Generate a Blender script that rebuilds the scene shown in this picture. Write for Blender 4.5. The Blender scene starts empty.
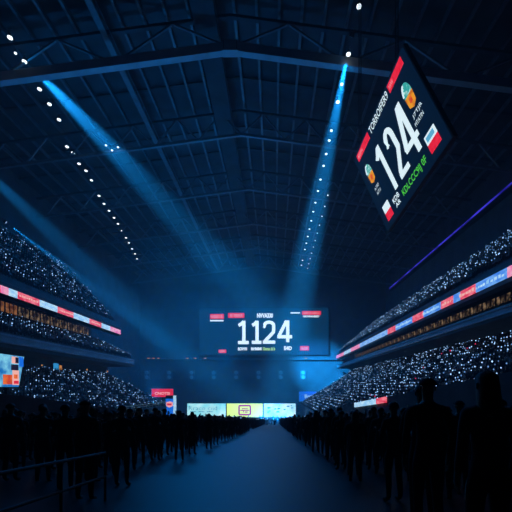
import bpy, bmesh, math, random
import numpy as np
from mathutils import Vector, Matrix
random.seed(7)
SC = bpy.context.scene
COL = SC.collection
# ------------------------------------------------------------------ camera, world, exposure
CZ = 10.0                                  # height of the lens above the arena floor
cam_d = bpy.data.cameras.new('camera')
cam = bpy.data.objects.new('camera', cam_d); COL.objects.link(cam)
cam.location = (0, 0, CZ); cam.rotation_euler = (math.pi/2, 0, 0)
cam_d.sensor_width = 36; cam_d.lens = 36*360/512
cam_d.shift_x = -18/512; cam_d.shift_y = 132/512
cam_d.clip_end = 600; cam_d.clip_start = 0.05
SC.camera = cam
W = bpy.data.worlds.new('night'); SC.world = W; W.use_nodes = True
W.node_tree.nodes['Background'].inputs[0].default_value = (0.02, 0.10, 0.35, 1)
W.node_tree.nodes['Background'].inputs[1].default_value = 0.004
SC.view_settings.view_transform = 'Standard'; SC.view_settings.look = 'None'
SC.view_settings.gamma = 1; SC.view_settings.exposure = 0.0
SC.view_settings.use_curve_mapping = False
SC.cycles.volume_bounces = 0
SC.cycles.max_bounces = 6

def P(x, y, z): return Vector((x, y, z + CZ))           # z measured from the lens

def lamp(name, kind, loc, energy, color, size=0.3, target=None, angle=60, blend=0.3):
    d = bpy.data.lights.new(name, kind); d.energy = energy; d.color = color
    d.shadow_soft_size = size
    o = bpy.data.objects.new(name, d); COL.objects.link(o); o.location = loc
    if kind == 'SPOT': d.spot_size = math.radians(angle); d.spot_blend = blend
    if target is not None:
        o.rotation_euler = (Vector(target) - Vector(loc)).to_track_quat('-Z', 'Y').to_euler()
    return o
BLUE = (0.003, 0.28, 1.0)
BEAM = (0.008, 0.34, 1.0)
# moving-head beams (their housings are built with the roof lamps further down)
BEAMS = [  # source, target, power, angle
    (P(-35.0, 47.0, 45.6), P(20, 150, 7.5), 6.5e6, 13),
    (P(10.0, 47.5, 45.3), P(0, 112, -10), 7.5e6, 13),
    (P(-51.5, 55, 40), P(-13, 112, -4), 2.6e6, 12),
    (P(-51.3, 70, 31.6), P(-2, 118, -10), 2.6e6, 10),
]
for i, (s, t, e, a) in enumerate(BEAMS):
    lamp('beam_light', 'SPOT', s, e, BEAM, 0.12, t, a, 1.0)
# added blue fill panels, no real fixtures, for the haze and stands
def area(name, loc, sx, sy, energy, color, target):
    d = bpy.data.lights.new(name, 'AREA'); d.shape = 'RECTANGLE'; d.size = sx; d.size_y = sy; d.energy = energy; d.color = color
    o = bpy.data.objects.new(name, d); COL.objects.link(o); o.location = loc
    o.rotation_euler = (Vector(target) - Vector(loc)).to_track_quat('-Z', 'Y').to_euler(); return o
area('wash_light', P(-18, 118, 42), 36, 36, 24000, BLUE, P(-18, 117, -10))
area('wash_light', P(-8, 62, 40), 60, 24, 4000, BLUE, P(-8, 61, -10))
lamp('stage_light', 'SPOT', P(-16, 126, 6), 3e4, BLUE, 2.0, P(-26, 70, 50), 85, 1.0)  # added fill spot without a fixture, brightens the roof
lamp('uplight', 'SPOT', P(-24, 72, -3), 3.2e4, BLUE, 1.0, P(-16, 50, 46), 75, 1.0)  # added fill spot from below, lifts the girder's underside

# ------------------------------------------------------------------ materials
def node_mat(name, build):
    m = bpy.data.materials.new(name); m.use_nodes = True
    nt = m.node_tree; nt.nodes.clear()
    out = nt.nodes.new('ShaderNodeOutputMaterial')
    build(nt, out); return m
def paint(name, col, rough=0.6, metal=0.0, var=0.25, scale=3.0, bump=0.0):
    def b(nt, out):
        p = nt.nodes.new('ShaderNodeBsdfPrincipled')
        tc = nt.nodes.new('ShaderNodeTexCoord'); n = nt.nodes.new('ShaderNodeTexNoise')
        n.inputs['Scale'].default_value = scale; n.inputs['Detail'].default_value = 4
        nt.links.new(tc.outputs['Object'], n.inputs['Vector'])
        r = nt.nodes.new('ShaderNodeValToRGB')
        lo = tuple(c*(1-var) for c in col); hi = tuple(min(1, c*(1+var)) for c in col)
        r.color_ramp.elements[0].position = .3; r.color_ramp.elements[1].position = .7
        r.color_ramp.elements[0].color = (*lo, 1); r.color_ramp.elements[1].color = (*hi, 1)
        nt.links.new(n.outputs['Fac'], r.inputs['Fac']); nt.links.new(r.outputs['Color'], p.inputs['Base Color'])
        p.inputs['Roughness'].default_value = rough; p.inputs['Metallic'].default_value = metal
        if bump:
            bp = nt.nodes.new('ShaderNodeBump'); bp.inputs['Strength'].default_value = bump
            nt.links.new(n.outputs['Fac'], bp.inputs['Height']); nt.links.new(bp.outputs['Normal'], p.inputs['Normal'])
        nt.links.new(p.outputs[0], out.inputs['Surface'])
    return node_mat(name, b)
def glow(name, col, strength=1.0, col2=None, scale=3.0, sample=False, voronoi=False, lo=.4, hi=.6, stretch=(1,1,1)):
    """a light-giving surface; a second colour breaks the picture into patches"""
    def b(nt, out):
        e = nt.nodes.new('ShaderNodeBsdfPrincipled'); e.inputs['Emission Strength'].default_value = strength
        e.inputs['Emission Color'].default_value = (*col, 1); e.inputs['Base Color'].default_value = (*[c*.3 for c in col], 1)
        e.inputs['Roughness'].default_value = .7
        if col2:
            tc = nt.nodes.new('ShaderNodeTexCoord'); mp = nt.nodes.new('ShaderNodeMapping')
            mp.inputs['Scale'].default_value = stretch
            nt.links.new(tc.outputs['Object'], mp.inputs['Vector'])
            if voronoi:
                n = nt.nodes.new('ShaderNodeTexVoronoi'); fac = n.outputs['Distance']
            else:
                n = nt.nodes.new('ShaderNodeTexNoise'); n.inputs['Detail'].default_value = 5; fac = n.outputs['Fac']
            n.inputs['Scale'].default_value = scale
            nt.links.new(mp.outputs['Vector'], n.inputs['Vector'])
            r = nt.nodes.new('ShaderNodeValToRGB')
            r.color_ramp.elements[0].position = lo; r.color_ramp.elements[1].position = hi
            r.color_ramp.elements[0].color = (*col, 1); r.color_ramp.elements[1].color = (*col2, 1)
            nt.links.new(fac, r.inputs['Fac']); nt.links.new(r.outputs['Color'], e.inputs['Emission Color'])
        nt.links.new(e.outputs[0], out.inputs['Surface'])
    m = node_mat(name, b)
    m.cycles.emission_sampling = 'FRONT' if sample else 'NONE'
    return m
M = {}
M['concrete'] = paint('dark_concrete', (.10, .11, .12), .85, 0, .3, .8, .1)
M['floor'] = paint('polished_floor', (.010, .010, .012), .45, 0, .3, .5)
M['wall'] = paint('dark_wall', (.08, .09, .10), .9, 0, .3, .3)
M['deck'] = paint('roof_deck', (.05, .055, .06), .8, 0.2, .4, .4)
M['steel'] = paint('painted_steel', (.16, .17, .18), .5, 0.3, .2, 1.0)
M['girder'] = paint('pale_girder_paint', (.45, .47, .48), .6, 0.0, .15, .5)
M['black'] = paint('black_metal', (.015, .015, .017), .5, .4)
M['rail'] = paint('rail_metal', (.25, .26, .27), .35, .8)
M['barrier'] = paint('dark_barrier_paint', (.05, .055, .06), .6)
M['fascia'] = paint('grey_fascia', (.35, .37, .40), .6, 0, .2, .5)
M['lens'] = glow('lit_lamp_lens', (.85, .95, 1), 1.8)
M['beamlens'] = glow('lit_beam_lens', (.3, .6, 1), 2.0)
M['white'] = glow('screen_white', (.75, .93, 1), 1.0)
M['white_end'] = glow('far_screen_white', (.80, .96, 1), 1.15)
M['red'] = glow('screen_red', (.72, .008, .03), 1.0, (.9, .03, .07), 4)
M['red_text'] = glow('screen_red_text', (.9, .25, .3), 1.0)
M['green'] = glow('screen_green', (.08, .62, .05), 1.0)
M['lime'] = glow('screen_lime', (.45, .8, .25), 1.0)
M['teal'] = glow('screen_teal', (.03, .38, .36), 1.0, (.55, .85, .8), 3.5, lo=.5, hi=.62)
M['orange'] = glow('screen_orange', (.85, .33, .02), 1.0, (.5, .1, .01), 2.0, lo=.5, hi=.65)
M['sky'] = glow('screen_sky_blue', (.10, .40, .62), 1.0)
M['navy_hung'] = glow('hung_screen_navy', (.0012, .0085, .026), 1.0)
M['navy_end'] = glow('end_screen_navy', (.0008, .028, .075), 1.0)
M['purple'] = glow('purple_strip', (.012, .008, .22), 1.0, (.05, .04, .70), .12)
M['rib_red'] = glow('ribbon_red', (.72, .03, .08), 1.0, (.95, .22, .28), 1.4, stretch=(1, .6, 2))
M['rib_blue'] = glow('ribbon_blue', (.05, .22, .78), 1.0, (.16, .42, .92), 1.2, stretch=(1, .6, 2))
M['rib_pale'] = glow('ribbon_pale_blue', (.28, .58, .88), 1.0, (.55, .80, .95), 1.2, stretch=(1, .6, 2))
M['rib_mid'] = glow('ribbon_mid_blue', (.14, .36, .82), 1.0, (.32, .58, .92), 1.2, stretch=(1, .6, 2))
M['rib_pink'] = glow('ribbon_pink', (.9, .42, .55), 1.0, (.85, .15, .40), 1.0)
M['suite'] = glow('lit_suite_interior', (.010, .006, .004), 1.0, (.22, .14, .075), 1.3, lo=.46, hi=.66)
M['suite_orange'] = glow('lit_suite_orange', (.06, .016, .006), 1.0, (.26, .10, .035), 1.2)
M['cyan'] = glow('board_cyan', (.20, .70, .80), 1.2, (.55, .92, .96), .35, lo=.35, hi=.65)
M['cyan2'] = glow('board_pale', (.30, .72, .85), 1.2, (.7, .95, .98), .3, lo=.35, hi=.65)
M['yellow'] = glow('board_yellow', (.80, .86, .13), 1.15)
M['magenta'] = glow('board_magenta', (.45, .005, .13), 1.0)
M['teal_dark'] = glow('board_scribble', (.05, .30, .42), 1.0)
M['video'] = glow('video_cyan', (.01, .16, .50), 1.0, (.25, .72, .90), .75, lo=.38, hi=.64)
M['vid_orange'] = glow('video_orange', (.85, .16, .03), 1.0, (.6, .05, .02), 1.5)
M['vid_pink'] = glow('video_pink', (.9, .45, .40), 1.0)
M['vid_dark'] = glow('video_dark', (.01, .01, .03), 1.0)
M['sign_red'] = glow('sign_red', (.75, .02, .06), 1.0)
M['sign_redtext'] = glow('sign_red_text', (.95, .42, .45), 1.0)
M['sign_blue'] = glow('sign_blue', (.008, .15, .75), 1.0)
M['sign_bluetext'] = glow('sign_blue_text', (.30, .60, 1), 1.0)
M['amber'] = glow('amber_bulb', (.55, .22, .06), 1.0)
M['door_blue'] = glow('lit_doorway_blue', (.03, .28, .60), 1.0)
M['phone'] = glow('white_light_stick', (.36, .62, 1), 1.5)
M['phone_dim'] = glow('blue_light_stick', (.12, .27, .55), 1.1)
M['phone_red'] = glow('red_glow_stick', (.75, .03, .10), 1.6)
M['skin'] = paint('skin', (.42, .26, .19), .6, 0, .1)
M['eye'] = paint('dark_eye', (.02, .02, .02), .3)
M['hair'] = paint('dark_hair', (.012, .010, .009), .6, 0, .3, 30)
M['brown_hair'] = paint('brown_hair', (.03, .018, .01), .6, 0, .3, 30)
M['cloth0'] = paint('black_cloth', (.012, .012, .015), .9)
M['cloth1'] = paint('navy_cloth', (.018, .022, .04), .9)
M['cloth2'] = paint('charcoal_cloth', (.03, .03, .032), .9)
M['denim'] = paint('dark_denim', (.018, .022, .035), .9)
M['spec_dark'] = paint('spectator_dark_clothes', (.05, .05, .06), .9)
M['spec_light'] = paint('spectator_pale_clothes', (.32, .33, .35), .9)

# ------------------------------------------------------------------ mesh helpers
class MB:
    def __init__(s): s.v = []; s.f = []; s.m = []; s.mats = []; s.smooth = False
    def mi(s, m):
        if m not in s.mats: s.mats.append(m)
        return s.mats.index(m)
    def add(s, verts, faces, m):
        k = len(s.v); s.v += [tuple(v) for v in verts]
        i = s.mi(m)
        for f in faces: s.f.append(tuple(k + a for a in f)); s.m.append(i)
    def box(s, x0, x1, y0, y1, z0, z1, m):
        s.add([(x0,y0,z0),(x1,y0,z0),(x1,y1,z0),(x0,y1,z0),(x0,y0,z1),(x1,y0,z1),(x1,y1,z1),(x0,y1,z1)],
              [(0,3,2,1),(4,5,6,7),(0,1,5,4),(1,2,6,5),(2,3,7,6),(3,0,4,7)], m)
    def bar(s, a, b, w, h, m, up=(0,0,1)):
        a = Vector(a); b = Vector(b); d = (b-a).normalized(); u = Vector(up)
        if abs(d.dot(u)) > .98: u = Vector((0,1,0))
        r = d.cross(u).normalized()*w/2; q = r.cross(d).normalized()*h/2
        vs = [a-r-q, a+r-q, a+r+q, a-r+q, b-r-q, b+r-q, b+r+q, b-r+q]
        s.add(vs, [(0,1,2,3),(4,7,6,5),(0,4,5,1),(1,5,6,2),(2,6,7,3),(3,7,4,0)], m)
    def tube(s, a, b, r, m, n=10, r2=None):
        a = Vector(a); b = Vector(b); d = (b-a).normalized(); u = Vector((0,0,1))
        if abs(d.dot(u)) > .98: u = Vector((0,1,0))
        x = d.cross(u).normalized(); y = x.cross(d).normalized(); r2 = r if r2 is None else r2
        vs = []
        for p, rr in ((a, r), (b, r2)):
            for k in range(n):
                t = 2*math.pi*k/n; vs.append(p + x*math.cos(t)*rr + y*math.sin(t)*rr)
        fs = [(k, (k+1)%n, n+(k+1)%n, n+k) for k in range(n)] + [tuple(range(n-1,-1,-1)), tuple(range(n, 2*n))]
        s.add(vs, fs, m)
    def prism(s, prof, y0, y1, m):
        """profile of (x, z) pairs, counter-clockwise or not, run along y"""
        n = len(prof)
        vs = [(x, y0, z) for x, z in prof] + [(x, y1, z) for x, z in prof]
        fs = [(k, (k+1)%n, n+(k+1)%n, n+k) for k in range(n)] + [tuple(range(n-1,-1,-1)), tuple(range(n, 2*n))]
        s.add(vs, fs, m)
    def build(s, name, parent=None, loc=None):
        me = bpy.data.meshes.new(name); me.from_pydata(s.v, [], s.f)
        for m in s.mats: me.materials.append(M[m])
        me.polygons.foreach_set('material_index', s.m)
        if s.smooth: me.polygons.foreach_set('use_smooth', [True]*len(s.f))
        bm = bmesh.new(); bm.from_mesh(me)
        if len(s.f) < 20000: bmesh.ops.recalc_face_normals(bm, faces=bm.faces)
        bm.to_mesh(me); bm.free(); me.update()
        o = bpy.data.objects.new(name, me); COL.objects.link(o)
        if parent: o.parent = parent
        if loc is not None: o.location = loc
        return o
def tag(o, label=None, cat=None, group=None, kind=None):
    if label: o['label'] = label
    if cat: o['category'] = cat
    if group: o['group'] = group
    if kind: o['kind'] = kind
    return o
def empty(name, loc=(0,0,0), rot=None):
    o = bpy.data.objects.new(name, None); COL.objects.link(o); o.location = loc; o.empty_display_size = .3
    if rot is not None: o.rotation_euler = rot
    return o
def struct(mb, name): return tag(mb.build(name), kind='structure')
def copy_tree(o, parent=None):
    c = o.copy(); COL.objects.link(c)
    if parent: c.parent = parent
    for ch in o.children: copy_tree(ch, c)
    return c
ORD = ['first','second','third','fourth','fifth','sixth','seventh','eighth','ninth','tenth','eleventh','twelfth','thirteenth',
 'fourteenth','fifteenth','sixteenth','seventeenth','eighteenth','nineteenth','twentieth','twenty-first','twenty-second','twenty-third',
 'twenty-fourth','twenty-fifth','twenty-sixth','twenty-seventh','twenty-eighth','twenty-ninth','thirtieth','thirty-first','thirty-second',
 'thirty-third','thirty-fourth','thirty-fifth','thirty-sixth','thirty-seventh','thirty-eighth','thirty-ninth','fortieth']

# ------------------------------------------------------------------ flat lettering (screens), in a board's own frame
def stroke(mb, pts, w, m, d=.03, y=0.0):
    """a band of width w along points (u, v) in the x-z plane, proud of the board by d (towards -y)"""
    n = len(pts); pts = [Vector(p) for p in pts]; L = []; R = []
    for i, p in enumerate(pts):
        a = (pts[i]-pts[i-1]).normalized() if i else None
        b = (pts[i+1]-p).normalized() if i < n-1 else None
        t = (a+b).normalized() if a is not None and b is not None else (a if a is not None else b)
        nn = Vector((-t.y, t.x)); k = 1.0
        if a is not None and b is not None:
            k = 1/max(.45, nn.dot(Vector((-a.y, a.x))))
        L.append(p+nn*w/2*k); R.append(p-nn*w/2*k)
    for i in range(n-1):
        q = [L[i], R[i], R[i+1], L[i+1]]
        vs = [(c.x, y-d, c.y) for c in q] + [(c.x, y, c.y) for c in q]
        mb.add(vs, [(0,1,2,3),(7,6,5,4),(0,4,5,1),(1,5,6,2),(2,6,7,3),(3,7,4,0)], m)
def plate(mb, pts, m, d=.03, y=0.0):
    n = len(pts)
    vs = [(a, y-d, b) for a, b in pts] + [(a, y, b) for a, b in pts]
    mb.add(vs, [tuple(range(n)), tuple(range(2*n-1, n-1, -1))] + [(k, n+k, n+(k+1)%n, (k+1)%n) for k in range(n)], m)
def rect(mb, x0, x1, z0, z1, m, d=.03, y=0.0): plate(mb, [(x0,z0),(x1,z0),(x1,z1),(x0,z1)], m, d, y)
def digit(ch, x0, x1, z0, z1, w, m, base=False, d=.04, lean=0.0):
    """condensed scoreboard numerals built from strokes"""
    mb = MB(); X = lambda u, v=0: x0+(x1-x0)*u + lean*(v-.5); Z = lambda v: z0+(z1-z0)*v
    hw = w/2/(x1-x0); hh = w/2/(z1-z0)
    cnt = [0]
    def S(pts):
        stroke(mb, [(X(u, v), Z(v)) for u, v in pts], w, m, d+.006*cnt[0]); cnt[0] += 1
    if ch == '1':
        c = .62 if not base else .55
        S([(c, 0), (c, 1)])
        S([(.05, .80), (.30, .86), (c, .97)])
        if base: S([(0, hh), (1, hh)])
    elif ch == '2':
        pts = [(hw, .70), (hw, .80)]
        for k in range(9):
            t = math.pi*(1-k/8); pts.append((.5+(.5-hw)*math.cos(t), .78+(.22-hh)*math.sin(t)))
        pts += [(1-hw, .66), (.85, .50), (.5, .30), (.22, .14), (hw+.02, hh*1.2)]
        S(pts); S([(0, hh), (1, hh)])
    elif ch == '4':
        S([(.70, 0), (.70, 1)])
        S([(.62, .985), (.40, .68), (.08, .25)])
        S([(0, .25), (1, .25)])
    return mb
def text_mesh(s, x0, x1, z0, z1, m, d=.03, bold=.02, y=0.0):
    c = bpy.data.curves.new('lettering', 'FONT'); c.body = s; c.size = 1; c.offset = bold; c.extrude = 0; c.resolution_u = 2
    o = bpy.data.objects.new('lettering', c); COL.objects.link(o)
    bpy.context.view_layer.update()
    dg = bpy.context.evaluated_depsgraph_get()
    me = bpy.data.meshes.new_from_object(o.evaluated_get(dg))
    vs = [v.co.copy() for v in me.vertices]; fs = [tuple(p.vertices) for p in me.polygons]
    bpy.data.objects.remove(o); bpy.data.curves.remove(c); bpy.data.meshes.remove(me)
    ax = min(v.x for v in vs); bx = max(v.x for v in vs); az = min(v.y for v in vs); bz = max(v.y for v in vs)
    mb = MB()
    mb.add([(x0+(v.x-ax)/(bx-ax)*(x1-x0), y-d, z0+(v.y-az)/(bz-az)*(z1-z0)) for v in vs], fs, m)
    return mb
# ------------------------------------------------------------------ setting: floor, terrace, walls, roof deck
XL, XR, YE = -56.0, 46.5, 150.0
RIDGE = -6.0
def roof_z(x, base=47.0): return base - .135*abs(x-RIDGE)
mb = MB(); mb.box(XL, XR, -12, YE, -10.4, -10, 'floor'); struct(mb, 'floor')
mb = MB(); mb.box(XL-.6, XL, -12, YE, -10.4, 46.5, 'wall'); struct(mb, 'wall_left')
mb = MB(); mb.box(XR, XR+.6, -12, YE, -10.4, 46.5, 'wall'); struct(mb, 'wall_right')
mb = MB(); mb.prism([(XL-.6,-10.4),(XR+.6,-10.4),(XR+.6,46.6),(RIDGE,53.2),(XL-.6,46.6)], YE, YE+.6, 'wall'); struct(mb, 'wall_back')
mb = MB(); mb.prism([(XL-.6,roof_z(XL-.6,53.0)),(RIDGE,53.0),(XR+.6,roof_z(XR+.6,53.0)),(XR+.6,roof_z(XR+.6,53.5)),(RIDGE,53.5),(XL-.6,roof_z(XL-.6,53.5))], -12, YE+.6, 'deck')
struct(mb, 'ceiling')
for o in [o for o in COL.objects if o.get('kind') == 'structure']: o.location.z += CZ
# sloping standing terrace the camera looks down
TL, TR, TY = -12.0, 8.0, 96.0
def ground(y): return max(-10.0, -1.33 - .089*y)
mb = MB()
n = 120
prof = []
for k in range(n):
    ya = -6 + (TY+6)*k/n; yb = -6 + (TY+6)*(k+1)/n
    mb.box(TL, TR, ya, yb, -10, ground((ya+yb)/2), 'floor')
o = struct(mb, 'trim_terrace'); o.location.z += CZ
def par_top(y, side): return (1.62 - .0875*y) if side == 'R' else (1.55 - .113*y)
for nm, x, s in (('trim_parapet_right', TR+.15, 'R'), ('trim_parapet_left', TL-.15, 'L')):
    mb = MB(); ye = 90.0 if s == 'R' else 78.0
    ya = -6
    zz = [par_top(ya, s), max(par_top(ye, s), -9.9)]
    w = .15
    mb.add([(x-w,ya,-10),(x+w,ya,-10),(x+w,ye,-10),(x-w,ye,-10),(x-w,ya,zz[0]),(x+w,ya,zz[0]),(x+w,ye,zz[1]),(x-w,ye,zz[1])],
           [(0,3,2,1),(4,5,6,7),(0,1,5,4),(1,2,6,5),(2,3,7,6),(3,0,4,7)], 'concrete')
    o = struct(mb, nm); o.location.z += CZ

# ------------------------------------------------------------------ grandstands
def tier(front, back, rows, y0, y1, thick=1.4):
    """stepped seating deck between two (x, z) edges"""
    (xf, zf), (xb, zb) = front, back
    mb = MB(); pf = []
    for k in range(rows):
        xa = xf + (xb-xf)*k/rows; xn = xf + (xb-xf)*(k+1)/rows; z = zf + (zb-zf)*(k+1)/rows
        pf += [(xa, z), (xn, z)]
    pf = [(xf, zf - .2)] + pf + [(xb, zb-thick), (xf, zf-thick)]
    mb.prism(pf, y0, y1, 'concrete')
    return mb
def seat_rows(front, back, rows):
    (xf, zf), (xb, zb) = front, back
    return [(xf + (xb-xf)*(k+.55)/rows, zf + (zb-zf)*(k+1)/rows) for k in range(rows)]
TIERS = {
 'left upper':  dict(front=(-38.7,14.7), back=(-51.5,29.2), rows=16, y0=12, y1=90),
 'left middle': dict(front=(-35.2,6.9), back=(-43.6,11.0), rows=10, y0=12, y1=90),
 'left lower':  dict(front=(-27.0,-5.0), back=(-41.5,2.6), rows=18, y0=12, y1=90),
 'right upper': dict(front=(25.4,13.3), back=(41.0,26.0), rows=19, y0=12, y1=144),
 'right lower': dict(front=(10.5,-7.0), back=(34.0,7.6), rows=28, y0=14, y1=144),
}
def part(mb, name, parent): return mb.build(name, parent)
LS = tag(empty('grandstand', P(-40, 50, -10)), 'dark three-tier grandstand along the left side, carrying the short ribbon board', 'grandstand', 'grandstands')
RS = tag(empty('grandstand', P(30, 78, -10)), 'dark two-tier grandstand along the right side, running to the far wall', 'grandstand', 'grandstands')
def spart(mb, name, root):
    o = mb.build(name, root); o.location = P(0,0,0) - root.location; return o
for nm, t in TIERS.items():
    spart(tier(**t), 'seating_tier', LS if nm.startswith('left') else RS)
# left: balcony slabs, soffits and walls
mb = MB(); mb.box(-39.4,-38.4,12,90,13.0,13.35,'concrete'); mb.box(-38.75,-38.4,12,90,13.0,15.0,'black'); spart(mb,'balcony_front',LS)
mb = MB(); mb.box(-46.2,-45.6,12,90,12.0,20,'black'); mb.box(-51.9,-51.5,12,90,-10,30.9,'black'); spart(mb,'rear_wall',LS)
mb = MB(); mb.box(-35.3,-34.8,12,90,6.75,7.05,'fascia'); mb.box(-35.3,-34.95,12,90,6.0,6.75,'fascia'); mb.box(-35.4,-34.75,12,90,5.85,6.0,'rail'); spart(mb,'balcony_fascia',LS)
mb = MB(); mb.box(-46.2,-35.0,12,90,5.3,5.8,'concrete'); spart(mb,'balcony_slab',LS)
mb = MB(); mb.box(-42.2,-41.6,12,90,-10,5.3,'wall'); spart(mb,'concourse_wall',LS)
mb = MB(); mb.box(-27.3,-26.9,12,90,-10,-4.3,'concrete'); spart(mb,'front_wall',LS)
for k in range(90-14):
    pass
mb = MB()
mb.bar((-26.95,12,-3.4),(-26.95,90,-3.4),.06,.06,'rail'); mb.bar((-26.95,12,-3.8),(-26.95,90,-3.8),.05,.05,'rail')
for k in range(40): mb.bar((-26.95,12+k*2,-4.3),(-26.95,12+k*2,-3.4),.05,.05,'rail')
spart(mb,'guard_rail',LS)
# right
mb = MB(); mb.box(25.1,26.4,12,144,11.3,11.6,'concrete'); mb.box(25.15,25.5,12,144,11.5,13.5,'black'); spart(mb,'balcony_front',RS)
mb = MB(); mb.box(32,32.6,12,144,9,18,'black'); mb.box(41,41.5,12,144,-10,27,'black'); spart(mb,'rear_wall',RS)
mb = MB(); mb.box(25.0,25.4,12,144,8.75,9.0,'fascia'); mb.box(25.15,25.5,12,144,8.2,8.75,'fascia'); mb.box(25.0,25.4,12,144,8.05,8.2,'rail'); spart(mb,'balcony_fascia',RS)
mb = MB(); mb.box(25.2,35,12,144,7.7,8.1,'concrete'); spart(mb,'balcony_slab',RS)
mb = MB(); mb.box(34.1,34.6,12,144,-10,7.7,'wall'); spart(mb,'concourse_wall',RS)
mb = MB(); mb.box(10.2,10.6,14,144,-10,-6.2,'concrete'); spart(mb,'front_wall',RS)

# ribbon boards: coloured panels along the balcony fronts
def ribbon(root, X, za, zb, cuts, side, seg_names):
    t = .12
    for (ya, yb), c in zip(cuts, seg_names):
        mb = MB(); x0, x1 = (X, X+t) if side > 0 else (X-t, X)
        mb.box(x0, x1, ya+.04, yb-.04, za, zb, c)
        o = mb.build('screen_panel', root); o.location = P(0,0,0)-root.location
def y_at(px, X): return 360*X/(px-274)
rl = tag(empty('ribbon_board', P(-38.3, 60, 13.9)), 'long lit ribbon board of red and pale blue panels on the left balcony front', 'display board', 'balcony ribbon boards')
cl = [(-12,'rib_red'),(0,'rib_pink'),(8,'rib_pale'),(17,'rib_red'),(39,'rib_pale'),(57,'rib_red'),(73,'rib_pale'),(89,'rib_red'),(101,'rib_pale'),(110,'rib_pink'),(120.3,None)]
cuts = [(y_at(a[0],-38.3), y_at(b[0],-38.3)) for a, b in zip(cl, cl[1:])]
ribbon(rl, -38.3, 13.35, 14.4, cuts, 1, [c for _, c in cl[:-1]])
rr = tag(empty('ribbon_board', P(25.05, 80, 12.35)), 'long lit ribbon board of blue and red panels on the right balcony front', 'display board', 'balcony ribbon boards')
cr = [(540,'rib_blue'),(508,'rib_pink')][:1]
seq = [(336.5,'rib_pink'),(344,'rib_pale'),(351,'rib_pink'),(360,'rib_mid'),(369,'rib_mid'),(388,'rib_red'),(396,'rib_blue'),(413,'rib_red'),(424,'rib_blue'),(441.5,'rib_red'),(454,'rib_blue'),(461,'rib_red'),(476.5,'rib_blue'),(508,'rib_pink'),(530,None)]
cuts = [(y_at(b[0],25.05), y_at(a[0],25.05)) for a, b in zip(seq, seq[1:])]
ribbon(rr, 25.05, 11.8, 12.9, cuts, -1, [c for _, c in seq[:-1]])
# writing on the widest panels: rows of small light marks
def marks(root, X, side, y0, y1, z0, z1, m):
    mb = MB(); y = y0; t = .02
    while y < y1:
        w = random.uniform(.25, .6); h = random.uniform(.5, 1)*(z1-z0)
        x0, x1 = (X, X+t) if side > 0 else (X-t, X)
        mb.box(x0, x1, y, y+w, z0, z0+h, m); y += w+random.uniform(.12, .3)
    o = mb.build('lettering', root); o.location = P(0,0,0)-root.location
for a, b in ((18.5,37),(59,71),(91,99)):
    marks(rl, -38.17, 1, y_at(a,-38.3), y_at(b,-38.3), 13.75, 14.1, 'vid_pink')
for a, b in ((41,55),(75,87)):
    marks(rl, -38.17, 1, y_at(a,-38.3), y_at(b,-38.3), 13.75, 14.05, 'sign_bluetext')
for b, a in ((478,505),(425,440),(397,412)):
    marks(rr, 24.92, -1, y_at(a,25.05), y_at(b,25.05), 12.15, 12.6, 'rib_pale')
for b, a in ((462,475),(443,452)):
    marks(rr, 24.92, -1, y_at(a,25.05), y_at(b,25.05), 12.15, 12.6, 'vid_pink')

# hospitality suites: a lit window strip under each ribbon
def suite(X, side, y, w, z0, z1, lab, grp, orange=False):
    r = tag(empty('suite_window', P(X, y+w/2, z0)), lab, 'window', grp)
    s = 1 if side < 0 else -1          # glass looks towards the arena centre
    mb = MB(); mb.box(-.05, .05, -w/2+.06, w/2-.06, .05, z1-z0-.05, 'suite_orange' if orange else 'suite'); mb.build('pane', r)
    mb = MB()
    for yy in (-w/2, -w/6, w/6, w/2-.1): mb.box(-.12, .12, yy, yy+.1, 0, z1-z0, 'black')
    mb.box(-.12, .12, -w/2, w/2, -.08, .06, 'black'); mb.box(-.12, .12, -w/2, w/2, z1-z0-.06, z1-z0+.08, 'black')
    mb.build('frame', r)
    return r
k = 0; y = 86.5
while y > 46:
    suite(-44.6, -1, y-2.9, 2.9, 12.5, 14.3, 'lit suite window under left ribbon board, %s from far end' % ORD[k], 'suite windows under the left ribbon board', 57 < y < 64)
    y -= 3.0; k += 1
k = 0; y = 140.0
while y > 38:
    suite(31.9, 1, y-3.3, 3.3, 11.75, 13.0, 'lit suite window under right ribbon board, %s from far end' % ORD[k], 'suite windows under the right ribbon board')
    y -= 3.4; k += 1

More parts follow.
